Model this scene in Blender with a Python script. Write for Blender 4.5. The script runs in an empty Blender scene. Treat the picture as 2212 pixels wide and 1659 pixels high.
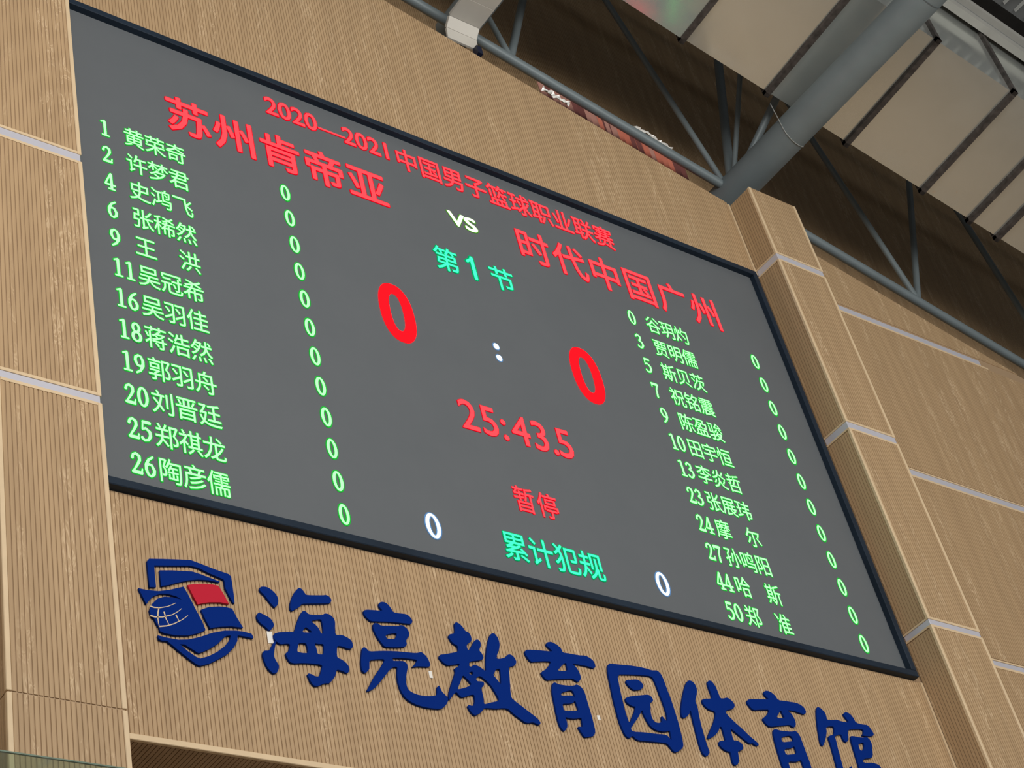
import bpy, bmesh, math, random
from mathutils import Vector, Matrix
random.seed(7)
S = bpy.context.scene
C = S.collection
H = 4.0            # camera height above the hall floor; every z below is given relative to the camera
D = 9.0            # distance camera to cladding wall (plane y = 0)
F = 3905.02        # focal length in pixels of the 2212 px wide frame
R = ((0.78902531, -0.57933558, -0.20447336),
     (0.24980896, 0.60660643, -0.75473447),
     (0.56127938, 0.54442532, 0.62335104))     # world -> camera (right, down, forward)

# ------------------------------------------------------------------ camera
cam = bpy.data.cameras.new('camera')
co = bpy.data.objects.new('camera', cam); C.objects.link(co)
cam.sensor_fit = 'HORIZONTAL'; cam.sensor_width = 36.0
cam.lens = F * 36.0 / 2212.0
cam.clip_end = 200
M = Matrix(((R[0][0], -R[1][0], -R[2][0], 0),
            (R[0][1], -R[1][1], -R[2][1], -D),
            (R[0][2], -R[1][2], -R[2][2], H),
            (0, 0, 0, 1)))
co.matrix_world = M
S.camera = co

# ------------------------------------------------------------------ world, lamps, exposure
w = bpy.data.worlds.new('hall'); S.world = w; w.use_nodes = True
bgn = w.node_tree.nodes['Background']
bgn.inputs[0].default_value = (0.92, 0.96, 1.0, 1); bgn.inputs[1].default_value = 0.30
S.view_settings.view_transform = 'Standard'; S.view_settings.look = 'None'
S.view_settings.exposure = 0.0; S.view_settings.gamma = 1.0
S.view_settings.use_curve_mapping = False

def lamp(x, y, z, power, size, tgt, col=(1.0, 0.95, 0.88)):
    l = bpy.data.lights.new('hall_lamp', 'AREA'); l.shape = 'SQUARE'; l.size = size
    l.energy = power; l.color = col
    o = bpy.data.objects.new('hall_lamp', l); C.objects.link(o)
    o.location = (x, y, z + H)
    d = Vector(tgt) + Vector((0, 0, H)) - o.location
    o.rotation_euler = d.to_track_quat('-Z', 'Y').to_euler()
for lx, ly, lz, pw in ((1.0, -10.5, 11.5, 520), (7.5, -13.5, 9.5, 470), (15.5, -11, 9.0, 270), (2.0, -19, 12.5, 520), (13.0, -18, 8.0, 480)):
    lamp(lx, ly, lz, pw, 4.5, (lx * .6 + 4.5, 0, 9.3))

# ------------------------------------------------------------------ node helpers
def mat(name):
    m = bpy.data.materials.new(name); m.use_nodes = True
    nt = m.node_tree; b = nt.nodes['Principled BSDF']
    return m, nt, b
def N(nt, t, **kw):
    n = nt.nodes.new(t)
    for k, v in kw.items():
        if k in n.inputs: n.inputs[k].default_value = v
        else: setattr(n, k, v)
    return n
def plain(name, col, rough=.5, metal=0.0, spec=.5, var=0.0, vscale=4.0, bump=0.0):
    m, nt, b = mat(name)
    b.inputs['Base Color'].default_value = (*col, 1); b.inputs['Roughness'].default_value = rough
    b.inputs['Metallic'].default_value = metal; b.inputs['Specular IOR Level'].default_value = spec
    if var:
        g = N(nt, 'ShaderNodeNewGeometry'); n = N(nt, 'ShaderNodeTexNoise'); n.inputs['Scale'].default_value = vscale
        n.inputs['Detail'].default_value = 5
        nt.links.new(g.outputs['Position'], n.inputs['Vector'])
        r = N(nt, 'ShaderNodeMapRange'); r.inputs[1].default_value = .3; r.inputs[2].default_value = .7
        r.inputs[3].default_value = 1 - var; r.inputs[4].default_value = 1 + var
        nt.links.new(n.outputs['Fac'], r.inputs[0])
        mx = N(nt, 'ShaderNodeVectorMath', operation='SCALE'); mx.inputs[0].default_value = col
        nt.links.new(r.outputs[0], mx.inputs['Scale']); nt.links.new(mx.outputs[0], b.inputs['Base Color'])
        if bump:
            bp = N(nt, 'ShaderNodeBump'); bp.inputs['Strength'].default_value = bump
            nt.links.new(n.outputs['Fac'], bp.inputs['Height']); nt.links.new(bp.outputs[0], b.inputs['Normal'])
    return m
def emis(name, col, strength, sample='FRONT_BACK'):
    m, nt, b = mat(name)
    nt.nodes.remove(b)
    e = N(nt, 'ShaderNodeEmission'); e.inputs[0].default_value = (*col, 1); e.inputs[1].default_value = strength
    nt.links.new(e.outputs[0], nt.nodes['Material Output'].inputs[0])
    m.cycles.emission_sampling = sample
    return m
def wood(name, base, light, dark, flecks=1.0):
    m, nt, b = mat(name)
    g = N(nt, 'ShaderNodeNewGeometry'); L = nt.links.new
    def noise(sc, scale, detail, dist=0.0):
        mp = N(nt, 'ShaderNodeMapping'); mp.inputs['Scale'].default_value = sc
        L(g.outputs['Position'], mp.inputs['Vector'])
        n = N(nt, 'ShaderNodeTexNoise'); n.inputs['Scale'].default_value = scale
        n.inputs['Detail'].default_value = detail; n.inputs['Distortion'].default_value = dist
        L(mp.outputs[0], n.inputs['Vector']); return n.outputs['Fac']
    def ramp(x, a, c, lo=0.0, hi=1.0):
        r = N(nt, 'ShaderNodeMapRange', interpolation_type='SMOOTHSTEP')
        r.inputs[1].default_value = a; r.inputs[2].default_value = c
        r.inputs[3].default_value = lo; r.inputs[4].default_value = hi
        L(x, r.inputs[0]); return r.outputs[0]
    def mul(a, c):
        n = N(nt, 'ShaderNodeMath', operation='MULTIPLY'); L(a, n.inputs[0])
        if isinstance(c, float): n.inputs[1].default_value = c
        else: L(c, n.inputs[1])
        return n.outputs[0]
    fine = ramp(noise((70, 70, 1.6), 1, 3), .3, .7)
    mid = ramp(noise((9, 9, .5), 1, 2), .35, .65)
    def sub(a, k):
        n = N(nt, 'ShaderNodeMath', operation='SUBTRACT'); L(a, n.inputs[0]); n.inputs[1].default_value = k
        m_ = N(nt, 'ShaderNodeMath', operation='ABSOLUTE'); L(n.outputs[0], m_.inputs[0]); return m_.outputs[0]
    cath = noise((17, 17, 3.6), 1, 2.5, .9)
    line1 = ramp(sub(cath, .50), .008, .034, 1.0, 0.0); line2 = ramp(sub(cath, .585), .006, .028, 1.0, 0.0)
    sm = N(nt, 'ShaderNodeMath', operation='MAXIMUM'); L(line1, sm.inputs[0]); L(line2, sm.inputs[1])
    band = ramp(noise((5.2, 5.2, .10), 1, 1), .505, .60)
    gate = ramp(noise((12, 12, 2.2), 1, 2), .40, .56)
    fl = mul(mul(mul(sm.outputs[0], band), gate), .50 * flecks)
    mx = N(nt, 'ShaderNodeMix', data_type='RGBA'); mx.inputs[6].default_value = (*dark, 1); mx.inputs[7].default_value = (*base, 1)
    f1 = N(nt, 'ShaderNodeMath', operation='MULTIPLY_ADD'); L(fine, f1.inputs[0]); f1.inputs[1].default_value = .45
    L(mul(mid, .55), f1.inputs[2]); L(f1.outputs[0], mx.inputs[0])
    m2 = N(nt, 'ShaderNodeMix', data_type='RGBA'); L(mx.outputs[2], m2.inputs[6]); m2.inputs[7].default_value = (*light, 1)
    L(fl, m2.inputs[0]); L(m2.outputs[2], b.inputs['Base Color'])
    b.inputs['Roughness'].default_value = .48; b.inputs['Specular IOR Level'].default_value = .35
    return m

WOOD = wood('wood', (.485, .332, .188), (.74, .565, .365), (.405, .273, .153))
GROOVE = plain('wood_groove', (.38, .26, .155), .8)
TRIM = plain('wood_trim', (.68, .52, .33), .5, var=.05, vscale=6)
ALU = plain('joint_strip', (.60, .60, .68), .42, .25, var=.03)  # blue cast of reflected daylight is put into the base colour
FRAME = plain('frame_black', (.014, .024, .040), .5, .0, .18, var=.25, vscale=1.2)
BLUE = plain('letter_blue', (.001, .021, .185), .6, 0, .04)
RED = plain('emblem_red', (.50, .012, .035), .6, 0, .15)
STEEL = plain('steel_paint', (.19, .232, .25), .45, .15, var=.06, vscale=3)
GALV = None
FLANGE = plain('flange_steel', (.075, .066, .062), .5, .3, var=.4, vscale=14)
WHITE = plain('tray_white', (.62, .60, .55), .5, .1, var=.03)
CHAN = plain('channel_paint', (.42, .42, .39), .5, var=.05)
DECK = plain('roof_deck', (.11, .117, .12), .7, var=.3, vscale=2.0)
FLOOR = plain('floor_wood', (.46, .44, .41), .35, var=.06)
PAPER = plain('tape', (.80, .78, .74), .6)
FILM = plain('film', (.95, .95, .92), .12, .0, 1.0)
CL = [plain('cloth_coral', (.56, .17, .11), .8), plain('cloth_pink', (.46, .235, .19), .8), plain('cloth_maroon', (.17, .055, .05), .8)]

# galvanised duct sheet
def galv():
    m, nt, b = mat('galvanised'); L = nt.links.new
    g = N(nt, 'ShaderNodeNewGeometry')
    n = N(nt, 'ShaderNodeTexNoise'); n.inputs['Scale'].default_value = 2.2; n.inputs['Detail'].default_value = 6; n.inputs['Roughness'].default_value = .6
    L(g.outputs['Position'], n.inputs['Vector'])
    r = N(nt, 'ShaderNodeMapRange'); r.inputs[1].default_value = .35; r.inputs[2].default_value = .7; r.inputs[3].default_value = .12; r.inputs[4].default_value = .22
    L(n.outputs['Fac'], r.inputs[0]); L(r.outputs[0], b.inputs['Roughness'])
    mx = N(nt, 'ShaderNodeMix', data_type='RGBA'); mx.inputs[6].default_value = (.64, .69, .68, 1); mx.inputs[7].default_value = (.78, .80, .75, 1)
    L(n.outputs['Fac'], mx.inputs[0]); 
    n2 = N(nt, 'ShaderNodeTexNoise'); n2.inputs['Scale'].default_value = 7; n2.inputs['Detail'].default_value = 3
    L(g.outputs['Position'], n2.inputs['Vector'])
    r2 = N(nt, 'ShaderNodeMapRange'); r2.inputs[1].default_value = .70; r2.inputs[2].default_value = .76; L(n2.outputs['Fac'], r2.inputs[0])
    m2 = N(nt, 'ShaderNodeMix', data_type='RGBA'); m2.inputs[7].default_value = (.72, .70, .64, 1)
    L(mx.outputs[2], m2.inputs[6]); L(r2.outputs[0], m2.inputs[0]); L(m2.outputs[2], b.inputs['Base Color'])
    b.inputs['Metallic'].default_value = .75
    bp = N(nt, 'ShaderNodeBump'); bp.inputs['Strength'].default_value = .025; L(n.outputs['Fac'], bp.inputs['Height']); L(bp.outputs[0], b.inputs['Normal'])
    return m
GALV = galv()
# dark LED face: fine mottling and barely visible cabinet grid
def ledface():
    m, nt, b = mat('led_face'); L = nt.links.new
    g = N(nt, 'ShaderNodeNewGeometry')
    n = N(nt, 'ShaderNodeTexNoise'); n.inputs['Scale'].default_value = 1.4; n.inputs['Detail'].default_value = 8; n.inputs['Roughness'].default_value = .65
    L(g.outputs['Position'], n.inputs['Vector'])
    mx = N(nt, 'ShaderNodeMix', data_type='RGBA'); mx.inputs[6].default_value = (.108, .121, .133, 1); mx.inputs[7].default_value = (.130, .142, .154, 1)
    L(n.outputs['Fac'], mx.inputs[0]); L(mx.outputs[2], b.inputs['Base Color'])
    b.inputs['Roughness'].default_value = .5; b.inputs['Specular IOR Level'].default_value = .3
    return m
LED = ledface()
# dusty greenish glass
def glassmat():
    m, nt, b = mat('railing_glass'); L = nt.links.new
    b.inputs['Base Color'].default_value = (.80, .90, .84, 1); b.inputs['Roughness'].default_value = .03
    b.inputs['Transmission Weight'].default_value = 1.0; b.inputs['IOR'].default_value = 1.05
    tr = N(nt, 'ShaderNodeBsdfTransparent'); tr.inputs[0].default_value = (.80, .88, .80, 1)
    df = N(nt, 'ShaderNodeBsdfDiffuse'); df.inputs[0].default_value = (.22, .24, .20, 1)
    gl = N(nt, 'ShaderNodeBsdfGlossy'); gl.inputs[1].default_value = .05
    g = N(nt, 'ShaderNodeNewGeometry'); n = N(nt, 'ShaderNodeTexNoise'); n.inputs['Scale'].default_value = 9; n.inputs['Detail'].default_value = 4
    L(g.outputs['Position'], n.inputs['Vector'])
    r = N(nt, 'ShaderNodeMapRange'); r.inputs[1].default_value = .5; r.inputs[2].default_value = .75; r.inputs[3].default_value = .16; r.inputs[4].default_value = .42
    L(n.outputs['Fac'], r.inputs[0])
    a = N(nt, 'ShaderNodeMixShader'); L(r.outputs[0], a.inputs[0]); L(tr.outputs[0], a.inputs[1]); L(df.outputs[0], a.inputs[2])
    c = N(nt, 'ShaderNodeMixShader'); c.inputs[0].default_value = .05; L(a.outputs[0], c.inputs[1]); L(gl.outputs[0], c.inputs[2])
    nt.nodes.remove(b); L(c.outputs[0], nt.nodes['Material Output'].inputs[0])
    return m
GLASS = glassmat()
GEDGE = plain('glass_edge', (.16, .22, .17), .2)
# LED colours: a lit core and a dim rim that paints its bloom
E_RED = emis('led_red', (1.0, .036, .044), 2.6); E_RED2 = emis('led_red_bloom', (.85, .0, .012), 1.0)
E_REDF = emis('led_red_full', (1.0, .004, .008), 2.6)
E_GRN = emis('led_green', (.285, 1.0, .31), 2.1); E_GRN2 = emis('led_green_bloom', (.02, .48, .045), 1.0, 'NONE')
E_CYN = emis('led_cyan_green', (.04, 1.0, .36), 2.0); E_CYN2 = emis('led_cyan_bloom', (.0, .40, .13), 1.0, 'NONE')
E_WHT = emis('led_white', (.90, 1.0, 1.0), 1.6); E_WHT2 = emis('led_white_bloom', (.12, .26, .50), 1.0, 'NONE')
E_VS = emis('led_yellow_white', (.90, 1.0, .74), 1.4); E_VS2 = emis('led_yellow_bloom', (.09, .36, .02), 1.0, 'NONE')

# ------------------------------------------------------------------ object helpers
def tag(o, label=None, cat=None, group=None, kind=None):
    if label: o['label'] = label
    if cat: o['category'] = cat
    if group: o['group'] = group
    if kind: o['kind'] = kind
    return o
def root(name, loc=(0, 0, 0), **kw):
    o = bpy.data.objects.new(name, None); C.objects.link(o); o.location = (loc[0], loc[1], loc[2] + H)
    o.empty_display_size = .2
    return tag(o, **kw)
def link(name, me, parent=None, **kw):
    o = bpy.data.objects.new(name, me); C.objects.link(o)
    if parent is not None:
        o.parent = parent
        o.matrix_parent_inverse = Matrix.Translation(-Vector(parent.location))
    return tag(o, **kw)
class MB:
    """collects boxes, prisms and tubes in camera-relative z, becomes one mesh"""
    def __init__(s): s.v = []; s.f = []; s.m = []; s.sm = []
    def add(s, vs, fs, mi=0, smooth=False):
        k = len(s.v); s.v += [(p[0], p[1], p[2] + H) for p in vs]
        s.f += [tuple(i + k for i in f) for f in fs]; s.m += [mi] * len(fs); s.sm += [smooth] * len(fs)
        return s
    def box(s, x0, x1, y0, y1, z0, z1, sl=0.0, mi=0):
        """sl: slope dz/dx applied to all z"""
        vs = [(x, y, z + sl * (x - x0)) for x in (x0, x1) for y in (y0, y1) for z in (z0, z1)]
        return s.add(vs, [(0, 1, 3, 2), (4, 6, 7, 5), (0, 4, 5, 1), (2, 3, 7, 6), (0, 2, 6, 4), (1, 5, 7, 3)], mi)
    def wedge(s, x0, x1, y0, y1, z0, zt0, zt1, mi=0):
        """box whose top runs from zt0 at x0 to zt1 at x1"""
        vs = [(x, y, z) for x, zt in ((x0, zt0), (x1, zt1)) for y in (y0, y1) for z in (z0, zt)]
        return s.add(vs, [(0, 1, 3, 2), (4, 6, 7, 5), (0, 4, 5, 1), (2, 3, 7, 6), (0, 2, 6, 4), (1, 5, 7, 3)], mi)
    def tube(s, a, b, r, n=24, mi=0, r2=None):
        a = Vector(a); b = Vector(b); d = (b - a).normalized(); r2 = r if r2 is None else r2
        u = d.orthogonal().normalized(); w_ = d.cross(u)
        vs = []
        for c, rr in ((a, r), (b, r2)):
            for i in range(n):
                t = 2 * math.pi * i / n; vs.append(c + u * math.cos(t) * rr + w_ * math.sin(t) * rr)
        fs = [(i, (i + 1) % n, n + (i + 1) % n, n + i) for i in range(n)]
        s.add(vs, fs, mi, True)
        return s.add(vs, [tuple(range(n))[::-1], tuple(range(n, 2 * n))], mi)
    def mesh(s, name, *mats):
        me = bpy.data.meshes.new(name); me.from_pydata([tuple(p) for p in s.v], [], s.f)
        for m in mats: me.materials.append(m)
        me.polygons.foreach_set('material_index', s.m); me.polygons.foreach_set('use_smooth', s.sm)
        me.update(); return me
    def build(s, name, mats, parent=None, **kw):
        mats = mats if isinstance(mats, (list, tuple)) else (mats,)
        return link(name, s.mesh(name, *mats), parent, **kw)
def bevel(o, wd, seg=1):
    b = o.modifiers.new('edge', 'BEVEL'); b.width = wd; b.segments = seg; b.limit_method = 'ANGLE'; return o
def on_y(px, py, y):
    """point on the plane y that the photograph shows at a pixel (measuring aid for outlines on walls)"""
    a, b = (px - 1106) / F, (py - 829.5) / F
    r = [R[0][i] * a + R[1][i] * b + R[2][i] for i in range(3)]
    t = (y + D) / r[1]
    return r[0] * t, r[2] * t

# ------------------------------------------------------------------ measures of the hall
SL = -.2285                 # roof slope
TOPC = 17.765               # cladding top: z = TOPC + SL*x
PITCH = .0334
XA, XB = 4.884, 13.70       # right side of the left column, left side of the right column
CW, CD = .79, .346          # column width and depth
JOINTS = [(8.39, 8.455), (10.885, 10.97), (13.405, 13.495)]
def slat_unit():
    """one slat, 1 m tall, standing on the origin, 12 mm thick, slightly rounded front"""
    w_ = PITCH - .0060; t = .0064; e = .002
    pr = [(0, t), (0, e), (e, 0), (w_ - e, 0), (w_, e), (w_, t)]
    vs = [(x, y, 0) for x, y in pr] + [(x, y, 1) for x, y in pr]
    n = len(pr)
    fs = [(i, i + n, (i + 1) % n + n, (i + 1) % n)[::-1] for i in range(n)] + [tuple(range(n)), tuple(range(2 * n - 1, n - 1, -1))]
    me = bpy.data.meshes.new('slat'); me.from_pydata(vs, [], fs); me.materials.append(WOOD); me.update(); return me
SLAT = slat_unit()
def one_slat(x, y, z0, z1, parent):
    o = bpy.data.objects.new('slat', SLAT); C.objects.link(o)
    o.parent = parent; pl = parent.location
    o.location = (x - pl[0], y - pl[1], z0 + H - pl[2]); o.scale = (1, 1, z1 - z0)
    return o
def slat_field(x0, x1, y, zlo, zhi, parent, name='slat_cladding', axis='x'):
    """slats too narrow in view to pick apart, joined; zlo / zhi may be functions of x"""
    mb = MB(); n = int(round((x1 - x0) / PITCH)); g = .0060
    for i in range(n):
        a = x0 + i * (x1 - x0) / n; b = a + (x1 - x0) / n - g
        zl = zlo(a) if callable(zlo) else zlo; za = zhi(a) if callable(zhi) else zhi; zb = zhi(b) if callable(zhi) else zhi
        if za <= zl + .01: continue
        if axis == 'x':
            vs = [(a, y + .0064, zl), (a, y, zl), (b, y, zl), (b, y + .0064, zl), (a, y + .0064, za), (a, y, za), (b, y, zb), (b, y + .0064, zb)]
        else:   # slats on a face looking to -x; y is then the x of the face
            vs = [(y, b, zl), (y - .0064, b, zl), (y - .0064, a, zl), (y, a, zl), (y, b, za), (y - .0064, b, za), (y - .0064, a, za), (y, a, za)]
        mb.add(vs, [(0, 1, 5, 4)[::-1], (1, 2, 6, 5)[::-1], (2, 3, 7, 6)[::-1], (4, 5, 6, 7), (0, 3, 2, 1)])
    return mb.build(name, WOOD, parent, kind='stuff')

# ------------------------------------------------------------------ floor, roof, rear wall
MB().box(-12, 34, -34, 4, -4.25, -4.0).build('floor', FLOOR, kind='structure')
ceil = root('ceiling', (10, -4, 20), kind='structure')
RC = 25.5
RF = 20.83
MB().box(-8, 34, -2.9, 3.5, RC + SL * -8, RC + SL * -8 + .2, SL).build('roof_deck', DECK, ceil)
MB().box(-8, 34, -2.95, -2.9, RF + SL * -8, RC - 1.3 + SL * -8, SL).build('roof_light_blocker', DECK, ceil)  # added panel, keeps world light off the rear wall
MB().box(-8, 34, -30, -2.95, RF + SL * -8, RF + SL * -8 + .2, SL).build('roof_deck', DECK, ceil)
rib = MB().box(0, .012, -9.0, -2.96, 0, .05).mesh('roof_rib', plain('rib', (.40, .41, .40), .6))
for i in range(70):
    x = 10.0 + i * .196
    o = bpy.data.objects.new('roof_rib', rib); C.objects.link(o); o.parent = ceil
    o.location = (x - 10, 4, RF + SL * x - .055 - 20 - H)

rear = root('wall_rear', (10, 1.1, 10), kind='structure')
slat_field(5.0, 27.0, 1.1, 12.0, lambda x: RC + SL * x - .02, rear)
MB().wedge(-8, 30, 1.1066, 1.3, -4, RC + 8 * .2285, RC - 30 * .2285).build('backing_board', GROOVE, rear)

# ------------------------------------------------------------------ cladding wall (three bays)
wall = root('wall_back', (9, 0, 6), kind='structure')
top = lambda x: TOPC + SL * x
Y0 = .0065
def bay_slats(x0, x1, zlo, zhi, near_until):
    n = int(round((x1 - x0) / PITCH)); p = (x1 - x0) / n; i = 0
    while x0 + i * p < near_until:
        x = x0 + i * p; one_slat(x + .0024, 0, zlo, zhi(x + p / 2) if callable(zhi) else zhi, wall); i += 1
    slat_field(x0 + i * p, x1, 0, zlo, zhi, wall)
SOFF = 5.93
bay_slats(XA, XB - .03, 13.43, lambda x: top(x), 7.0)          # above the display
bay_slats(XA, XB - .03, SOFF + .045, 7.925, 8.2)               # between display and soffit
MB().wedge(XA, XB, Y0, .14, SOFF + .02, top(XA) - .01, top(XB) - .01).build('backing_board', GROOVE, wall)
MB().box(XB - .03, XB, -.006, .012, 13.43, top(XB) - .02).box(XB - .03, XB, -.006, .012, SOFF + .045, 7.925).build('corner_trim', TRIM, wall)
bevel(MB().box(XA, XB, -.012, .02, SOFF, SOFF + .045).build('edge_trim', TRIM, wall), .004)
# soffit of the recess below and the wall inside it
sof = MB()
k = 0
x = XA
while x < XB:
    sof.box(x, x + PITCH - .006, .02, 1.5, SOFF, SOFF + .0066); x += PITCH
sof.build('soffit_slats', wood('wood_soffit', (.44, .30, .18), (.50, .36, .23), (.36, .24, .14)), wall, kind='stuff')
MB().box(XA, XB, .02, 1.5, SOFF + .0067, SOFF + .03).build('soffit_board', GROOVE, wall)
slat_field(XA, XB, 1.48, -4, SOFF - .001, wall)
MB().box(XA, XB, 1.495, 1.6, -4, SOFF - .001).build('recess_backing', GROOVE, wall)
# right bay with its grey joint strips
XR0, XR1 = XB + CW, 24.4
MB().wedge(XR0, XR1, Y0, .14, -4, top(XR0) - .01, top(XR1) - .01).build('backing_board', GROOVE, wall)
rows = [(5.91, 8.36), (8.485, 10.855), (11.0, 13.375), (13.525, 99)]
slat_field(XR0, XR1, 0, -4, 5.905, wall)
for a, b in rows:
    slat_field(XR0, XR1, 0, a, (lambda x, b=b: min(b, top(x))), wall)
for a, b in JOINTS:
    xe = min(XR1, 17.72 if b > 13 else 99)
    bevel(MB().box(XR0, xe, .004, .02, a, b).build('joint_strip', ALU, wall), .002)
    xt = min(XR1, xe + .12)
    MB().box(XR0, xt, -.004, .012, a - .03, a - .001).build('joint_trim', TRIM, wall)
    if b < 13: MB().box(XR0, xt, -.002, .012, b + .001, b + .02).build('joint_trim', TRIM, wall)
# left bay, mostly hidden behind the column
XL0, XL1 = -4.0, XA - CW
slat_field(XL0, XL1, 0, -4, lambda x: min(top(x), 17.5), wall)
MB().box(XL0, XL1, Y0, .14, -4, 17.5).build('backing_board', GROOVE, wall)

# ------------------------------------------------------------------ columns
def column(x0, x1, ztop, label, near):
    r = root('clad_column', ((x0 + x1) / 2, -CD / 2, -4), label=label, cat='column')
    MB().box(x0 + .0136, x1 - .0136, -CD + .0065, .3, -4, ztop - .01).build('core', GROOVE, r)
    zs = [-4.0, 5.905]; segs = [(-4.0, 5.905)]
    lo = 5.915
    for a, b in JOINTS:
        segs.append((lo, a - .0)); lo = b
    segs.append((lo, ztop))
    tw = .036; fr = -CD
    for si, (a, b) in enumerate(segs):
        if b < a + .05: continue
        ht = .028 if si > 1 else 0; hb = .028 if 0 < si < len(segs) - 1 and si > 0 else 0
        lo_t = a + (.028 if si > 1 else 0); hi_t = b - (.028 if si in (1, 2, 3) else 0)
        # corner trims left and right of the front
        for xa, xb in ((x0, x0 + tw), (x1 - tw, x1)):
            bevel(MB().box(xa, xb, fr - .004, fr + .03, a, b).build('corner_trim', TRIM, r), .004)
        n = int(round((x1 - x0 - 2 * tw) / PITCH)); p = (x1 - x0 - 2 * tw) / n
        if near:
            for i in range(n): one_slat(x0 + tw + i * p + .0024, fr, lo_t, hi_t, r)
        else:
            slat_field(x0 + tw, x1 - tw, fr, lo_t, hi_t, r)
        slat_field(fr + .03, -.0, x0 + .0132, lo_t, hi_t, r, axis='y')
        if si > 1:
            MB().box(x0 + tw, x1 - tw, fr - .003, fr + .012, a, a + .027).box(x0, x0 + .014, fr + .03, 0, a, a + .02).build('joint_trim', TRIM, r)
        if si in (1, 2, 3):
            MB().box(x0 + tw, x1 - tw, fr - .003, fr + .012, b - .027, b).box(x0, x0 + .014, fr + .03, 0, b - .02, b).build('joint_trim', TRIM, r)
    for a, b in JOINTS:
        bevel(MB().box(x0 + .008, x1 - .010, fr + .0035, 0.0, a - .002, b + .002).build('joint_strip', ALU, r), .003)
    return r
column(XB, XB + CW, 14.60, 'wood clad column to the right of the display with grey joint bands and a flat top', False)
column(XA - CW, XA, 17.0, 'wood clad column at the left of the display with slatted front and grey joint bands', True)

# ------------------------------------------------------------------ roof truss
CC = 18.8137; YC = .35
tr = root('roof_truss', (14.44, YC, CC + SL * 14.44), label='grey blue painted tube truss running down along the top of the cladding wall', cat='truss')
cz = lambda x: CC + SL * x
MB().tube((5, YC, cz(5)), (24.5, YC, cz(24.5)), .062, 28).build('bottom_chord', STEEL, tr)
MB().tube((5, YC, cz(5) + 4.1), (24.5, YC, cz(24.5) + 4.1), .07, 20).build('top_chord', STEEL, tr)
for a, b, rr in (
        ((11.08, 16.28), (10.30, 19.28), .038), ((11.06, 16.28), (12.35, 19.57), .052),
        ((14.33, 15.52), (13.02, 19.67), .040), ((14.41, 15.52), (15.57, 19.36), .062),
        ((17.60, 14.79), (16.46, 18.93), .042), ((17.58, 14.79), (19.33, 18.67), .046),
        ((20.55, 14.12), (19.74, 18.5), .046)):
    MB().tube((a[0], YC, a[1]), (b[0], YC, b[1]), rr, 18).build('web_tube', STEEL, tr)
for pt, rr in (((14.6, -.29, 17.115), .034), ((14.6, -.641, 16.322), .05)):
    n0 = Vector((14.44, YC, 15.55)); d = Vector(pt) - n0
    MB().tube(n0, n0 + d * 1.15, rr, 18).build('web_tube', STEEL, tr)
XT, ZT, RT = 14.4376, 15.5147, .226
MB().tube((XT, .62, ZT), (XT, -9.5, ZT), RT, 48).build('longitudinal_tube', STEEL, tr)
MB().tube((10.47, .62, 16.69), (10.47, -9.5, 16.69), RT, 48).build('longitudinal_tube', STEEL, tr)
# weld seams on the big tube
for yy in (-3.1,):
    MB().tube((XT, yy, ZT), (XT, yy - .012, ZT), RT + .003, 48).build('weld_seam', plain('weld', (.10, .12, .13), .5), tr)
# cable looped round the tube
def curve_obj(name, pts, r, m, parent=None, **kw):
    c = bpy.data.curves.new(name, 'CURVE'); c.dimensions = '3D'; c.bevel_depth = r; c.bevel_resolution = 2
    s = c.splines.new('NURBS'); s.points.add(len(pts) - 1); s.use_endpoint_u = True; s.order_u = 4
    for q, p in zip(s.points, pts): q.co = (p[0], p[1], p[2] + H, 1)
    o = bpy.data.objects.new(name, c); dg = bpy.context.evaluated_depsgraph_get()
    C.objects.link(o); dg.update(); me = bpy.data.meshes.new_from_object(o.evaluated_get(dg)); bpy.data.objects.remove(o)
    me.materials.clear(); me.materials.append(m)
    return link(name, me, parent, **kw)
cp = []
for i in range(11):
    t = math.radians(188 + i * 12)
    cp.append((XT + math.cos(t) * (RT + .006), -.80 + i * .006, ZT + math.sin(t) * (RT + .006)))
curve_obj('cable', [(14.17, -.80, 15.86), (14.19, -.80, 15.66)] + cp, .0055, plain('cable_grey', (.30, .31, .30), .5),
          label='thin grey cable hanging from the duct edge and curling under the thick tube', cat='cable')

# ------------------------------------------------------------------ air duct
DC = 19.159; YA, YB = -.888, -2.56; DH = 1.25; TILT = -.085
def tilted(mb):
    mb.v = [(p[0], p[1], p[2] + TILT * (p[1] - YA)) for p in mb.v]; return mb
duct = root('air_duct', (14.44, -1.75, DC + SL * 14.44), label='large galvanised rectangular air duct with bolted flanges under the roof', cat='duct')
fx = [7.55, 8.85, 10.15, 11.45, 12.75, 14.06, 15.35, 16.64, 17.47, 17.97, 19.0, 20.3, 21.6, 22.9]
for i in range(len(fx) - 1):
    a, b = fx[i] + .0, fx[i + 1]
    skew = .038 if 10 < a < 12 else 0        # added skew, steers the screen's red reflection into view
    tilted(MB().box(a, b, YB, YA, DC + SL * a + skew * .65, DC + SL * a + DH, SL - skew)).build('duct_section', GALV, duct)
for xf in fx:
    z = DC + SL * xf; h = .034; e = .045
    f = MB().box(xf - h, xf + h, YB - e, YA + e, z - e, z + .01, SL)
    f.box(xf - h, xf + h, YB - e, YB + .01, z - e, z + DH + e, SL).box(xf - h, xf + h, YA - .01, YA + e, z - e, z + DH + e, SL)
    f.box(xf - h, xf + h, YB - e, YA + e, z + DH - .01, z + DH + e, SL)
    tilted(f).build('flange', FLANGE, duct)

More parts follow.
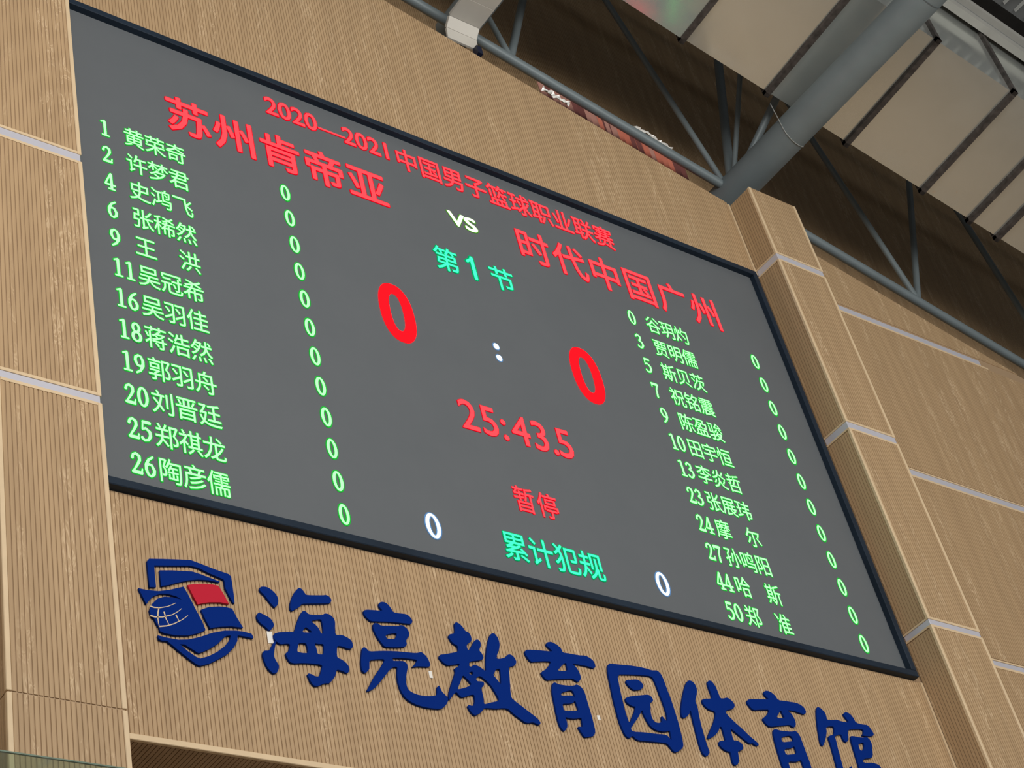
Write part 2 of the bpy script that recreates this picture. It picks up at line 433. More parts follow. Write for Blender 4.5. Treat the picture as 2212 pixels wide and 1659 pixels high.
# purlin channel in front of the duct
pu = root('roof_purlin', (16, YB - .1, 20.4 + SL * 16), label='light grey channel purlin running down the roof above the duct', cat='beam')
MB().box(8, 25, YB - .16, YB - .06, 20.37 + SL * 8, 20.37 + SL * 8 + .13, SL).build('bottom_flange', CHAN, pu)
MB().box(8, 25, YB - .12, YB - .06, 20.50 + SL * 8, 20.50 + SL * 8 + .16, SL).build('web_plate', plain('purlin_web', (.20, .21, .21), .5), pu)
MB().box(8, 25, YB - .20, YB - .06, 20.66 + SL * 8, 20.66 + SL * 8 + .10, SL).build('top_flange', CHAN, pu)

# ------------------------------------------------------------------ white cable tray with elbow
ty = root('cable_tray', (10.21, -.6, 16.3), label='off white sheet metal trunking bending down in front of the truss at the top', cat='trunking')
prof = [(-7.0, 16.235), (-.171, 16.235), (.122, 16.235), (.217, 16.132), (.235, 15.973)]
th = .045
for i, nm in enumerate(('run_cover', 'coupling_cover', 'elbow_cover', 'outlet_cover')):
    (ya, za), (yb, zb_) = prof[i], prof[i + 1]
    dx = .002 * (i % 2)
    n_ = Vector((0, -(zb_ - za), yb - ya)).normalized() * th
    if i == 3: n_ = Vector((0, .03, .0))
    vs = [(x, y, z) for x in (10.0 - dx, 10.43 + dx) for (y, z) in ((ya, za), (yb, zb_), (yb + n_.y, zb_ + n_.z), (ya + n_.y, za + n_.z))]
    o = MB().add(vs, [(0, 1, 2, 3), (7, 6, 5, 4), (0, 4, 5, 1), (2, 6, 7, 3), (0, 3, 7, 4), (1, 5, 6, 2)]).build(nm, WHITE, ty)
    bevel(o, .003)
MB().box(10.36, 10.43, .18, .26, 15.84, 15.97).build('outlet_sleeve', plain('sleeve_navy', (.008, .012, .035), .5), ty)

# ------------------------------------------------------------------ pleated cloth and film behind the chord
ct = lambda x: 19.27 + SL * x
mb = MB(); n = 46; xs = [11.70 + i * (13.98 - 11.70) / n for i in range(n + 1)]
ys = [.60 + (.035 if i % 2 else 0) + random.uniform(-.012, .012) for i in range(n + 1)]
for i in range(n):
    u = i / n
    mi = 2 if random.random() < .28 else (0 if random.random() < u * 1.15 - .15 else 1)
    a, b = xs[i], xs[i + 1]; t = .004
    lo = .78 + random.uniform(-.02, .02)
    vs = [(a, ys[i], ct(a) - lo), (b, ys[i + 1], ct(b) - lo), (b, ys[i + 1], ct(b)), (a, ys[i], ct(a))]
    vs += [(p[0], p[1] + t, p[2]) for p in vs]
    mb.add(vs, [(0, 1, 2, 3), (7, 6, 5, 4), (0, 4, 5, 1), (3, 2, 6, 7), (1, 5, 6, 2), (0, 3, 7, 4)], mi)
mb.build('pleated_cloth', CL, label='pleated red and pink cloth hanging behind the truss chord above the cladding', cat='cloth')
def film(x0, x1, c, y, label):
    bm = bmesh.new(); nx, nz = 14, 4
    g = [[bm.verts.new((x0 + (x1 - x0) * i / nx, y + random.uniform(-.03, .03), c + SL * (x0 + (x1 - x0) * i / nx) + H + .05 * (j / nz - .5) + random.uniform(-.012, .012))) for j in range(nz + 1)] for i in range(nx + 1)]
    for i in range(nx):
        for j in range(nz): bm.faces.new((g[i][j], g[i + 1][j], g[i + 1][j + 1], g[i][j + 1]))
    me = bpy.data.meshes.new('plastic_film'); bm.to_mesh(me); me.materials.append(FILM)
    o = link('plastic_film', me, label=label, cat='film', group='crumpled film along the truss chord')
    s = o.modifiers.new('t', 'SOLIDIFY'); s.thickness = .003
film(11.28, 11.66, 18.29, .20, 'crumpled white plastic film left of the pleated cloth, below the chord')
film(13.30, 13.90, 19.52, .62, 'crumpled white plastic film resting above the chord near its middle')

# ------------------------------------------------------------------ LED display
led = root('led_display', (9.3, 0, 10.7), label='large dark LED scoreboard screen with red and green writing on the wooden wall', cat='scoreboard')
IX0, IX1, IZ0, IZ1 = 5.02, 13.53, 8.005, 13.33
MB().box(IX0, IX1, 0.0, .1, IZ0, IZ1).build('screen_face', LED, led, label='dark grey screen surface')
FT, FY = .07, -.067
bevel(MB().box(IX0 - FT, IX1 + FT, FY, .12, IZ1, IZ1 + FT).build('frame_rail', FRAME, led), .006)
bevel(MB().box(IX0 - FT, IX1 + FT, FY, .12, IZ0 - FT, IZ0).build('frame_rail', FRAME, led), .006)
bevel(MB().box(IX0 - FT, IX0, FY, .12, IZ0, IZ1).build('frame_stile', FRAME, led), .006)
bevel(MB().box(IX1, IX1 + FT, FY, .12, IZ0, IZ1).build('frame_stile', FRAME, led), .006)

GC = {}
def glyph(ch, off=0.0):
    key = (ch, round(off, 4))
    if key not in GC:
        c = bpy.data.curves.new('g', 'FONT'); c.body = ch; c.size = 1; c.offset = off; c.resolution_u = 3
        o = bpy.data.objects.new('g', c); C.objects.link(o)
        dg = bpy.context.evaluated_depsgraph_get(); me = bpy.data.meshes.new_from_object(o.evaluated_get(dg))
        GC[key] = ([tuple(v.co) for v in me.vertices], [tuple(p.vertices) for p in me.polygons])
        bpy.data.objects.remove(o); bpy.data.meshes.remove(me)
    return GC[key]
class Txt:
    """flat lit writing on the screen plane, one part per character: slot 0 core LEDs, slot 1 the painted bloom around them"""
    def __init__(s): s.l = []; s.mb = None
    def new(s): s.mb = MB(); s.l.append(s.mb); return s.mb
    def put(s, ch, x, z, sx, sz, bold=.012, edge=.03):
        """em box left edge x, baseline z, em size sx by sz; bold and edge widen the strokes (metres / em)"""
        mb = s.new(); v, f = glyph(ch)
        for g, y, mi in ((bold, -.006, 0), (bold + edge, -.003, 1)):
            for k in range(9):
                d = (0, 0) if k == 8 else (math.cos(k * math.pi / 4) * g, math.sin(k * math.pi / 4) * g)
                yy = y - .00008 * k
                mb.add([(x + (p[0] + d[0]) * sx, yy, z + (p[1] + d[1]) * sz) for p in v], f, mi)
        return s
    def poly(s, pts, holes=(), mi=0, y=-.004):
        mb = s.new(); v, f = fill([pts] + list(holes)); mb.add([(p[0], y, p[1]) for p in v], f, mi); return s
    def stroke(s, strokes, x, z, sx, sz, edge=.05, grow=0.0):
        mb = s.new(); c = 0
        for st in strokes:
            for mi, y, g in ((0, -.004, grow), (1, -.0015, grow + edge)):
                for k in range(len(st) - 1):
                    (ax, az, aw), (bx, bz, bw) = st[k], st[k + 1]
                    dx, dz = bx - ax, bz - az; l = math.hypot(dx, dz) or 1; nx, nz = -dz / l, dx / l
                    a2, b2 = aw / 2 + g, bw / 2 + g; c += 1; yy = y - .00002 * c
                    q = [(ax + nx * a2, az + nz * a2), (ax - nx * a2, az - nz * a2), (bx - nx * b2, bz - nz * b2), (bx + nx * b2, bz + nz * b2)]
                    mb.add([(x + p[0] * sx, yy, z + p[1] * sz) for p in q], [(0, 1, 2, 3)], mi)
                for ax, az, aw in st:
                    rr = aw / 2 + g; c += 1; yy = y - .00002 * c
                    mb.add([(x + (ax + math.cos(t * math.pi / 5) * rr) * sx, yy, z + (az + math.sin(t * math.pi / 5) * rr) * sz) for t in range(10)], [tuple(range(10))], mi)
        return s
    def build(s, core, edge, name='lit_character', label=None):
        for mb in s.l: mb.build(name, (core, edge), led, label=label)
def fill(contours):
    c = bpy.data.curves.new('f', 'CURVE'); c.dimensions = '2D'; c.fill_mode = 'BOTH'
    for pts in contours:
        s = c.splines.new('POLY'); s.points.add(len(pts) - 1); s.use_cyclic_u = True
        for q, p in zip(s.points, pts): q.co = (p[0], p[1], 0, 1)
    o = bpy.data.objects.new('f', c); C.objects.link(o)
    dg = bpy.context.evaluated_depsgraph_get(); me = bpy.data.meshes.new_from_object(o.evaluated_get(dg))
    r = ([tuple(v.co) for v in me.vertices], [tuple(p.vertices) for p in me.polygons])
    bpy.data.objects.remove(o); bpy.data.meshes.remove(me); return r
def ell(cx, cz, rx, rz, w0, w1, n=20):
    """closed ring stroke, heavier at the sides"""
    out = []
    for i in range(n + 1):
        t = 2 * math.pi * i / n; out.append((cx + math.cos(t) * rx, cz + math.sin(t) * rz, w1 + (w0 - w1) * abs(math.cos(t)) ** 1.5))
    return out
DG = {
 '0': [ell(.25, .34, .155, .31, .095, .045)],
 '1': [[(.26, .63, .09), (.26, .05, .09)], [(.12, .60, .035), (.26, .655, .05)], [(.13, .02, .04), (.40, .02, .04)]],
 '2': [[(.10, .50, .085), (.13, .60, .05), (.24, .655, .05), (.35, .58, .09), (.36, .46, .085), (.28, .31, .06), (.1, .06, .035)], [(.09, .045, .075), (.40, .045, .085)], [(.40, .05, .04), (.43, .17, .03)]],
 '3': [[(.09, .56, .07), (.2, .655, .05), (.34, .58, .085), (.33, .45, .07), (.2, .36, .045)], [(.2, .36, .045), (.36, .30, .08), (.39, .18, .09), (.3, .05, .06), (.17, .01, .045), (.08, .08, .085)]],
 '4': [[(.29, .65, .045), (.06, .21, .045)], [(.06, .2, .05), (.45, .2, .05)], [(.31, .64, .09), (.31, .04, .09)], [(.19, .02, .035), (.43, .02, .035)]],
 '5': [[(.15, .63, .08), (.40, .63, .08)], [(.14, .63, .04), (.11, .38, .04)], [(.11, .38, .035), (.24, .43, .05), (.38, .32, .09), (.39, .19, .09), (.3, .05, .06), (.16, .01, .045), (.08, .08, .085)]],
 '6': [[(.38, .65, .04), (.22, .54, .06), (.12, .36, .09), (.11, .2, .09), (.17, .05, .06), (.27, .01, .045), (.38, .1, .08), (.40, .22, .09), (.33, .37, .06), (.22, .40, .045), (.13, .32, .03)]],
 '7': [[(.08, .61, .09), (.42, .61, .09)], [(.08, .62, .035), (.06, .48, .035)], [(.42, .62, .05), (.28, .35, .06), (.23, .03, .095)]],
 '8': [ell(.25, .5, .12, .15, .08, .045), ell(.25, .17, .15, .16, .09, .05)],
}
DG['9'] = [[(.5 - a, .665 - b, c) for a, b, c in st] for st in DG['6']]

# roster rows
ROW0, DROW = 11.859, .3291
LT = [('1', '黄荣奇'), ('2', '许梦君'), ('4', '史鸿飞'), ('6', '张稀然'), ('9', '王　洪'), ('11', '吴冠希'), ('16', '吴羽佳'),
      ('18', '蒋浩然'), ('19', '郭羽舟'), ('20', '刘晋廷'), ('25', '郑祺龙'), ('26', '陶彦儒')]
RTT = [('0', '谷玥灼'), ('3', '贾明儒'), ('5', '斯贝茨'), ('7', '祝铭震'), ('9', '陈盈骏'), ('10', '田宇恒'), ('13', '李炎哲'),
       ('23', '张展玮'), ('24', '摩　尔'), ('27', '孙鸣阳'), ('44', '哈　斯'), ('50', '郑　准')]
def roster(data, xn, xc, xz, side):
    for i, (num, nm) in enumerate(data):
        zc = ROW0 - i * DROW
        t = Txt()
        for j, ch in enumerate(num): t.stroke(DG[ch], xn + j * .104, zc - .098, .22, .285, edge=.035, grow=.012)
        for j, ch in enumerate(nm):
            if ch != '　': t.put(ch, xc + j * .2, zc - .098, .205, .245, bold=.005, edge=.036)
        t.build(E_GRN, E_GRN2)
        z = Txt(); z.stroke([ell(.25, .34, .165, .31, .125, .075)], xz - .0525, zc - .098, .21, .285, edge=.05, grow=.004)
        z.build(E_GRN, E_GRN2, name='score_digit', label=None)
roster(LT, 5.262, 5.485, 7.092, 'left')
roster(RTT, 11.185, 11.425, 13.02, 'right')

# title, team names
t = Txt()
for j, ch in enumerate('2020'): t.put(ch, 7.035 + j * .146, 12.933, .30, .335, bold=.012, edge=.028)
t.put('—', 7.63, 12.925, .30, .30, bold=.006, edge=.02)
for j, ch in enumerate('2021'): t.put(ch, 7.905 + j * .146, 12.933, .30, .335, bold=.012, edge=.028)
for j, ch in enumerate('中国男子篮球职业联赛'): t.put(ch, 8.515 + j * .2845, 12.893, .285, .335, bold=.008, edge=.022)
t.build(E_RED, E_RED2)
t = Txt()
for j, ch in enumerate('苏州肯帝亚'): t.put(ch, 5.93 + j * .478, 12.213, .47, .50, bold=.014, edge=.018)
t.build(E_RED, E_RED2)
t = Txt()
for j, ch in enumerate('时代中国广州'): t.put(ch, 9.865 + j * .478, 12.213, .455, .50, bold=.010, edge=.016)
t.build(E_RED, E_RED2)
t = Txt()
t.put('V', 9.03, 12.298, .32, .262, bold=.03, edge=.03); t.put('S', 9.215, 12.298, .36, .262, bold=.03, edge=.03)
t.build(E_VS, E_VS2)
t = Txt()
t.put('第', 8.70, 11.60, .31, .335, bold=.006, edge=.03); t.stroke([[(.12, .50, .065), (.24, .62, .065)], [(.245, .655, .085), (.245, .02, .085)]], 9.06, 11.595, .50, .44, edge=.03); t.put('节', 9.365, 11.60, .32, .335, bold=.006, edge=.03)
t.build(E_CYN, E_CYN2)
def ring(x0, x1, z0, z1, ix0, ix1, iz0, iz1, n=48, p=2.3):
    def el(a, b, c, d, rev=False):
        cx, cz, rx, rz = (a + b) / 2, (c + d) / 2, (b - a) / 2, (d - c) / 2; o = []
        for i in range(n):
            tt = 2 * math.pi * i / n; co_, si = math.cos(tt), math.sin(tt)
            o.append((cx + rx * math.copysign(abs(co_) ** (2 / p), co_), cz + rz * math.copysign(abs(si) ** (2 / p), si)))
        return o
    return el(x0, x1, z0, z1), el(ix0, ix1, iz0, iz1)
for x0, x1 in ((7.905, 8.285), (10.120, 10.500)):
    m_ = (x0 + x1) / 2
    o_, i_ = ring(x0, x1, 10.395, 11.11, m_ - .075, m_ + .07, 10.53, 10.985)
    Txt().poly(o_, [i_]).build(E_REDF, E_RED2, name='score_digit')
t = Txt()
for zc in (10.733, 10.590):
    t.stroke([[(0, 0, .066), (.0, .012, .066)]], 9.204, zc, 1, 1, edge=.010)
t.build(E_WHT, E_WHT2, name='colon_dot')
t = Txt()
for ch, x in (('2', 8.535), ('5', 8.765), ('4', 9.115), ('3', 9.34), ('.', 9.555), ('5', 9.625)):
    t.put(ch, x, 9.567, .44, .485, bold=.004, edge=.014)
t.put('.', 8.985, 9.567, .44, .485, bold=.004, edge=.014); t.put('.', 8.985, 9.745, .44, .485, bold=.004, edge=.014)
t.build(E_RED, E_RED2, name='clock_digit')
t = Txt(); t.put('暂', 8.925, 8.795, .245, .295, bold=.004, edge=.02); t.put('停', 9.185, 8.795, .245, .295, bold=.004, edge=.02)
t.build(E_RED, E_RED2)
t = Txt()
for j, ch in enumerate('累计犯规'): t.put(ch, 8.665 + j * .277, 8.235, .28, .31, bold=.006, edge=.03)
t.build(E_CYN, E_CYN2)
for xc in (7.965, 10.457):
    t = Txt(); t.stroke([ell(0, 0, .054, .112, .038, .028, 28)], xc, 8.352, 1, 1, edge=.012)
    t.build(E_WHT, E_WHT2, name='score_digit')
t = Txt(); t.stroke([[(0, 0, .012), (.05, -.004, .012)]], 7.02, 8.012, 1, 1, edge=.003); t.build(E_RED, E_RED2)

# ------------------------------------------------------------------ emblem and raised characters
def traced(zx, zy, sc, contours, y, name, m, parent=None, thick=.018, **kw):
    """cut-out plate standing on the cladding: outline measured on the wall plane, given real thickness"""
    c = bpy.data.curves.new(name, 'CURVE'); c.dimensions = '2D'; c.fill_mode = 'BOTH'; c.extrude = thick / 2
    for pts in contours:
        s = c.splines.new('POLY'); s.points.add(len(pts) - 1); s.use_cyclic_u = True
        for q, p in zip(s.points, pts):
            X, Z = on_y(zx + p[0] / sc, zy + p[1] / sc, y); q.co = (X, Z, 0, 1)
    o = bpy.data.objects.new(name, c); C.objects.link(o)
    dg = bpy.context.evaluated_depsgraph_get(); me = bpy.data.meshes.new_from_object(o.evaluated_get(dg))
    bpy.data.objects.remove(o)
    for v in me.vertices:
        a, b, z = v.co; v.co = (a, y + thick / 2 - z, b + H)
    me.materials.clear(); me.materials.append(m); me.update()
    return link(name, me, parent, **kw)
YL = -.020
def smooth(pts, it=1):
    for _ in range(it):
        q = []
        n = len(pts)
        for i in range(n):
            a, b = pts[i], pts[(i + 1) % n]
            q += [(a[0] * .78 + b[0] * .22, a[1] * .78 + b[1] * .22), (a[0] * .22 + b[0] * .78, a[1] * .22 + b[1] * .78)]
        pts = q
    return pts
def P(s): 
    v = [float(a) for a in s.replace(';', ',').replace(' ', '').split(',') if a]; return smooth(list(zip(v[::2], v[1::2])))
def PH(s):
    v = [float(a) for a in s.replace(';', ',').replace(' ', '').split(',') if a]; return list(zip(v[::2], v[1::2]))
GRP = 'blue characters mounted in a row under the display'
def char(zx, zy, sc, cs, label):
    traced(zx, zy, sc, [P(c) for c in cs], YL, 'sign_character', BLUE, label=label, cat='letter', group=GRP)
char(540, 1250, 6.636, [
 '140,130;165,112;235,115;300,150;360,205;400,265;410,320;395,380;360,412;340,400;280,330;220,250;160,190;138,160',
 '100,520;115,490;140,485;200,515;260,545;300,575;335,630;345,665;335,695;290,740;265,730;215,685;160,645;120,600;98,550',
 '190,1045;205,1030;280,1030;310,970;340,915;365,888;380,898;365,940;350,1030;342,1100;360,1150;400,1215;418,1250;410,1310;380,1355;330,1355;280,1310;235,1245;200,1160;183,1090',
 '575,385;585,330;610,250;650,180;690,135;715,130;750,155;790,210;805,235;1050,238;1085,230;1130,250;1165,290;1168,320;1150,352;900,355;735,360;730,385;700,410;640,440;610,462;580,440',
 '735,490;760,460;795,462;840,510;930,520;1040,520;1070,498;1115,502;1160,525;1205,570;1222,620;1220,700;1222,790;1245,808;1320,805;1380,835;1440,870;1470,915;1478,965;1465,1000;1415,1005;1360,985;1300,965;1252,962;1245,1050;1250,1130;1320,1160;1380,1205;1415,1250;1428,1300;1415,1345;1380,1350;1320,1320;1240,1300;1230,1380;1195,1440;1140,1500;1075,1497;1020,1520;970,1542;910,1530;870,1470;845,1420;825,1370;840,1355;890,1370;940,1400;985,1402;1010,1370;1030,1290;1038,1240;980,1225;850,1212;740,1208;640,1215;580,1200;545,1150;510,1080;520,1060;550,1045;570,1000;575,935;520,930;440,940;400,915;370,890;345,850;340,800;360,780;420,765;540,760;635,762;650,720;670,640;700,560',
 '870,610;930,590;1000,582;1025,590;1040,650;1050,720;1052,785;1020,785;1005,750;980,700;930,650',
 '800,690;830,715;870,740;893,772;830,770;752,768;770,730',
 '700,920;800,920;820,960;838,1065;760,1065;685,1050;678,1020;690,960',
 '925,925;980,935;1055,935;1060,1000;1055,1085;970,1082;960,1020;940,960'],
 'blue raised character with three dots on its left, next to the shield emblem')
char(770, 1280, 5.53, [
 '85,215;120,203;200,208;318,218;285,185;268,150;272,120;310,108;350,120;385,150;415,190;440,235;510,248;590,255;630,280;660,315;670,350;655,375;600,370;500,358;380,348;250,345;175,342;140,315;100,275;88,240',
 '200,375;225,362;260,370;295,395;400,395;505,400;530,385;570,400;610,435;632,480;630,515;605,550;590,580;602,600;600,630;570,650;480,655;380,652;335,645;300,600;250,530;215,460;200,420',
 '348,505;400,492;465,482;482,490;480,520;460,555;375,555;355,535',
 '70,665;90,650;120,665;150,705;300,695;450,698;600,712;700,722;740,718;770,708;800,725;840,765;870,820;885,860;875,885;820,885;740,880;675,890;672,880;700,855;725,815;715,800;600,785;430,778;435,800;440,815;530,815;570,820;605,850;615,890;600,960;592,1040;600,1110;620,1160;670,1195;750,1225;850,1238;950,1230;965,1210;962,1150;970,1120;990,1108;1000,1135;1020,1180;1060,1220;1092,1255;1097,1290;1080,1330;1040,1375;1000,1390;920,1385;820,1370;720,1340;640,1300;580,1250;530,1170;500,1080;485,980;492,890;460,885;430,895;395,925;350,985;290,1060;230,1130;180,1165;130,1180;128,1165;160,1110;200,1030;250,950;300,880;345,795;250,795;155,805;155,880;155,915;125,950;95,960;65,920;55,850;58,760'],
 'blue raised character with a long tail curling to the right, second in the row')
char(770, 1280, 5.53, [
 '1170,370;1190,350;1230,370;1270,410;1300,460;1335,470;1365,510;1378,560;1365,590;1320,615;1318,650;1335,690;1360,670;1395,600;1420,565;1450,558;1480,585;1488,630;1475,665;1465,690;1495,720;1520,770;1515,795;1470,810;1360,820;1345,840;1345,880;1375,885;1395,862;1420,860;1480,890;1530,930;1550,935;1545,880;1548,760;1560,650;1575,570;1600,500;1625,482;1660,495;1695,550;1712,610;1705,680;1680,740;1675,790;1720,790;1780,775;1800,745;1830,735;1870,755;1900,795;1912,830;1895,872;1830,885;1820,905;1828,980;1835,1080;1840,1180;1850,1255;1900,1300;1980,1360;2070,1430;2150,1490;2195,1540;2200,1565;2185,1582;2140,1560;2100,1548;2060,1558;2020,1552;1960,1510;1880,1450;1810,1385;1740,1380;1680,1388;1600,1382;1530,1378;1505,1410;1480,1440;1420,1468;1390,1450;1345,1390;1330,1350;1345,1340;1385,1355;1405,1340;1418,1290;1408,1220;1370,1220;1310,1240;1260,1252;1225,1225;1195,1185;1160,1215;1110,1290;1100,1255;1110,1180;1140,1080;1175,980;1185,935;1170,905;1210,890;1240,850;1170,860;1090,868;1050,845;1010,805;985,770;1000,740;1060,735;1150,718;1215,705;1218,670;1205,630;1165,615;1125,570;1100,520;1115,495;1170,490;1180,440',
 '1685,912;1715,910;1722,960;1728,1040;1728,1100;1690,1050;1635,985;1650,960;1660,925',
 '1335,960;1380,940;1398,960;1390,985;1370,980',
 '1270,985;1300,1010;1340,1050;1378,1095;1340,1120;1270,1145;1205,1155;1225,1110;1250,1050',
 '1430,1020;1470,995;1500,1010;1560,1060;1610,1110;1660,1190;1705,1270;1695,1295;1620,1310;1560,1325;1525,1335;1520,1260;1500,1180;1490,1140;1520,1115;1528,1080;1505,1060;1450,1060;1430,1040'],
 'dense blue raised character ending in a long diagonal stroke, third in the row')
char(1100, 1359, 5.53, [
 '185,265;210,245;300,248;420,258;520,268;500,245;460,210;442,180;455,155;500,150;540,168;590,200;625,240;640,280;720,290;830,312;910,315;960,340;1005,375;1025,420;1030,455;1005,468;960,450;900,435;830,422;745,410;790,440;830,500;855,560;855,600;830,630;800,620;760,590;650,595;530,600;450,608;420,580;380,520;400,500;440,480;480,430;505,385;420,382;340,385;265,390;240,365;200,310',
 '650,415;680,400;690,450;700,495;640,500;578,495;610,455',
 '515,655;535,635;560,640;590,660;700,675;770,675;800,660;830,670;870,700;905,760;930,850;960,950;990,1050;1015,1150;1030,1220;1015,1275;960,1285;900,1292;870,1240;820,1165;850,1165;880,1170;872,1110;862,1055;780,1072;700,1060;668,1045;690,1100;698,1160;680,1200;655,1220;620,1180;590,1110;560,980;535,850;515,750',
 '615,765;680,740;740,728;765,745;780,780;785,815;760,795;720,792;625,795',
 '635,890;700,890;760,885;785,855;800,880;835,975;760,975;655,975;645,930'],
 'blue raised character fourth in the row, directly left of the square framed one')
char(1100, 1359, 5.53, [
 '1175,440;1190,415;1215,410;1300,422;1420,430;1550,450;1640,470;1700,492;1770,492;1810,530;1840,590;1880,700;1930,830;1980,980;2020,1110;2055,1250;2080,1360;2080,1410;2040,1450;1990,1472;1960,1455;1920,1400;1880,1360;1780,1350;1660,1338;1550,1330;1510,1310;1475,1270;1440,1305;1400,1280;1360,1210;1320,1110;1280,970;1240,810;1205,640;1180,520',
 '1290,540;1400,540;1550,545;1700,560;1740,620;1790,750;1840,880;1880,1000;1895,1100;1870,1090;1840,1050;1820,1035;1822,1070;1828,1105;1790,1122;1740,1110;1705,1060;1690,990;1690,930;1680,880;1710,870;1722,845;1700,805;1660,780;1560,790;1450,800;1400,815;1388,840;1410,880;1470,920;1510,925;1500,980;1470,1050;1440,1130;1400,1030;1360,880;1325,720',
 '1390,610;1440,605;1530,600;1570,625;1605,665;1600,700;1570,722;1490,728;1450,700;1410,655',
 '1590,960;1600,1000;1640,1080;1690,1160;1750,1205;1830,1225;1890,1222;1920,1210;1930,1260;1945,1335;1900,1280;1870,1260;1760,1250;1600,1230;1480,1225;1450,1190;1480,1140;1540,1060'],
 'blue raised character enclosed in a square frame')
char(1430, 1420, 4.608, [
 '275,228;305,240;335,275;350,320;345,380;330,430;355,490;370,580;395,690;425,800;455,890;478,940;460,975;440,985;410,960;380,890;350,780;320,660;295,560;285,520;275,560;250,590;215,605;195,580;190,520;200,430;215,350;235,270;255,235',
 '450,245;470,228;500,240;535,290;560,350;582,408;615,408;650,398;690,425;720,460;725,490;705,515;640,525;632,545;660,580;730,650;800,710;870,780;930,830;965,860;960,880;930,875;900,850;880,862;840,835;770,775;700,720;685,710;695,760;712,828;750,828;790,850;812,890;800,925;755,930;765,990;768,1040;750,1070;720,1072;700,1030;685,940;650,935;600,905;570,860;568,835;600,830;635,832;620,770;600,700;580,685;560,740;520,785;460,812;455,795;480,730;520,640;535,560;525,535;470,520;425,480;400,440;405,412;500,410;490,360;465,300'],
 'blue raised character with spreading tree shape, directly right of the square framed one')
char(1430, 1420, 4.608, [
 '845,430;870,415;950,415;1070,418;1030,385;1010,350;1025,332;1060,332;1100,355;1135,390;1155,425;1230,435;1330,450;1380,470;1420,505;1437,545;1420,568;1380,555;1310,530;1245,525;1290,560;1320,610;1335,660;1325,695;1295,690;1275,670;1180,680;1075,692;1040,665;1003,615;1010,600;1045,575;1075,520;980,520;910,525;880,495;850,455',
 '1185,525;1205,570;1225,600;1180,605;1140,600;1160,560',
 '1110,720;1130,712;1180,730;1290,740;1330,730;1370,770;1400,850;1440,960;1475,1050;1500,1140;1515,1220;1500,1275;1440,1285;1400,1220;1440,1200;1425,1130;1400,1050;1385,1020;1340,1040;1255,1035;1275,1100;1290,1180;1270,1210;1240,1180;1200,1080;1165,970;1130,850;1108,760',
 '1185,800;1240,780;1280,780;1300,800;1310,835;1260,838;1200,845', '1215,910;1290,905;1320,880;1345,960;1290,965;1235,970'],
 'blue raised character second from the right end, its foot running out of the picture')
char(1430, 1420, 4.608, [
 '1538,510;1550,490;1580,505;1615,540;1635,575;1640,620;1700,625;1735,618;1780,635;1850,648;1860,640;1820,590;1805,560;1830,542;1870,560;1905,600;1930,650;2000,668;2045,672;2075,705;2105,750;2110,775;2080,785;2000,780;1995,770;2008,750;2005,715;1920,712;1860,718;1850,740;1858,800;1850,835;1830,845;1805,820;1785,765;1750,770;1720,785;1735,830;1755,920;1780,1010;1805,1100;1822,1180;1850,1140;1880,1080;1897,1092;1885,1180;1840,1235;1800,1230;1770,1180;1740,1080;1710,970;1680,860;1658,800;1665,778;1715,770;1715,690;1680,685;1632,692;1640,740;1632,800;1612,870;1598,882;1580,855;1565,780;1550,680;1540,590',
 '1875,785;1900,782;1990,800;2040,790;2070,820;2090,860;2095,920;2100,970;2090,1000;2000,1010;2005,1050;2100,1048;2160,1070;2190,1110;2200,1180;2180,1230;2020,1240;1985,1180;1960,1080;1930,980;1900,880',
 '1955,862;2005,845;2015,880;2005,925;1975,928;1960,890', '2030,1110;2120,1120;2130,1170;2040,1180'],
 'blue raised character at the right end of the row')

ex, ez = on_y(430, 1320, YL)
em = root('shield_emblem', (ex, YL, ez), label='blue and red shield emblem with globe and flag, left of the blue characters', cat='emblem')
LG = (80, 1180, 4.424)
def part(s, name, m, label=None, holes=()):
    traced(*LG, [PH(s)] + [PH(h) for h in holes], YL, name, m, em, label=label)
part('1052,140;1070,118;1200,120;1350,125;1465,130;1560,165;1700,220;1830,265;1855,290;1865,350;1880,460;1888,545;1870,535;1830,460;1800,400;1790,330;1780,315;1650,260;1540,205;1460,185;1300,185;1120,183;1128,280;1138,390;1075,390;1062,260', 'shield_rim', BLUE)
part('1172,230;1290,230;1480,240;1560,265;1650,300;1750,338;1740,345;1640,325;1540,318;1450,325;1330,350;1260,370;1185,382;1178,300', 'shield_field', BLUE)
part('970,400;1040,415;1160,428;1270,415;1400,385;1450,470;1520,610;1580,720;1612,800;1540,830;1440,852;1320,850;1220,830;1175,810;1168,772;1140,735;1120,690;1085,655;1075,610;1095,555;1150,500;1220,480;1300,488;1385,510;1330,478;1250,455;1180,452;1110,478;1070,520;1045,555', 'flag_panel', BLUE)
part('1440,370;1500,360;1600,358;1680,365;1735,378;1780,450;1835,550;1750,535;1650,535;1590,542;1535,555;1490,470', 'flag_panel', RED, 'crimson flag panel')
part('1568,605;1640,580;1740,575;1800,580;1865,595;1910,680;1970,778;1860,765;1760,768;1700,775;1655,785;1610,700', 'flag_panel', BLUE)
part('1155,850;1230,870;1350,892;1450,890;1560,865;1680,825;1790,805;1900,805;1980,815;2050,835;2070,870;2065,880;2000,865;1918,850;1915,905;1880,970;1820,1030;1740,1075;1650,1120;1560,1142;1520,1125;1440,1065;1340,985;1245,905;1190,900;1165,885', 'shield_base', BLUE,
     holes=['1365,935;1410,938;1470,975;1540,1020;1560,1018;1640,985;1730,930;1790,870;1810,855;1850,852;1845,890;1800,950;1720,1010;1640,1050;1560,1072;1520,1055;1440,1000'])
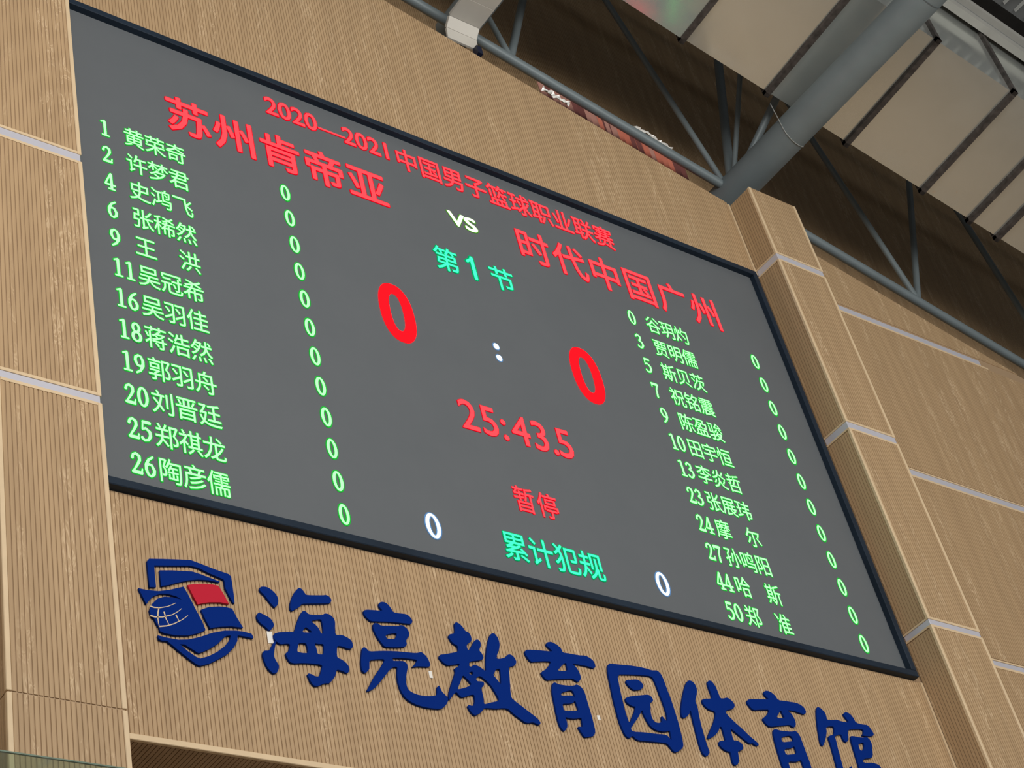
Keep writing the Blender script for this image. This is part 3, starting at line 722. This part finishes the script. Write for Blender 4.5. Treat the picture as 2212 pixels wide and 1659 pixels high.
def gline(pts, w0=11):
    v = [tuple(map(float, q.split(','))) for q in pts.split(';')]; a, b = [], []
    for i, (x, y) in enumerate(v):
        x0, y0 = v[max(0, i - 1)]; x1, y1 = v[min(len(v) - 1, i + 1)]; l = math.hypot(x1 - x0, y1 - y0)
        wd = w0 * (1 - .6 * i / (len(v) - 1)) / 2
        nx, ny = -(y1 - y0) / l * wd, (x1 - x0) / l * wd; a.append((x + nx, y + ny)); b.append((x - nx, y - ny))
    traced(*LG, [a + b[::-1]], YL - .0015, 'globe_line', TRIM, em, thick=.003, label='pale line of the globe')
for g_ in ('1083,572;1120,584;1170,588;1250,575;1325,543', '1083,662;1130,675;1200,676;1290,655;1345,625;1382,595', '1165,766;1240,760;1310,740;1390,700;1442,662',
           '1165,588;1157,630;1155,680;1160,730;1170,768', '1214,625;1232,690;1260,745', '1328,655;1340,680;1356,712'):
    gline(g_, 13)

# small scraps of tape left on the cladding
for (px, py, w_, h_, lb) in ((583, 1378, .045, .10, 'small white tape scrap between the emblem and the first blue character'),
                             (930, 1458, .03, .06, 'small white tape scrap between the second and third blue characters'),
                             (1293, 1551, .03, .04, 'tiny white tape scrap left of the square framed character')):
    X, Z = on_y(px, py, 0)
    MB().box(X - w_ / 2, X + w_ / 2, -.004, -.0005, Z - h_ / 2, Z + h_ / 2, .12).build('tape_scrap', PAPER, label=lb, cat='tape', group='tape scraps left on the cladding')

# ------------------------------------------------------------------ balcony with glass railing below
GY = -1.1
bal = root('glass_railing', (4.4, GY, 3.9), label='clear greenish glass railing at the bottom left corner in front of the column', cat='railing')
MB().box(1.2, 5.6, GY - .006, GY + .006, 3.92, 5.012).build('glass_pane', GLASS, bal)
MB().box(1.2, 5.6, GY - .0062, GY + .0062, 5.0121, 5.020).build('polished_edge', GEDGE, bal)
MB().box(1.2, 5.6, GY - .03, GY + .03, 3.80, 3.92).build('base_channel', ALU, bal)
MB().box(-2, 9, GY - .1, -CD - .01, 3.6, 3.8).build('trim_1', CHAN, kind='structure')
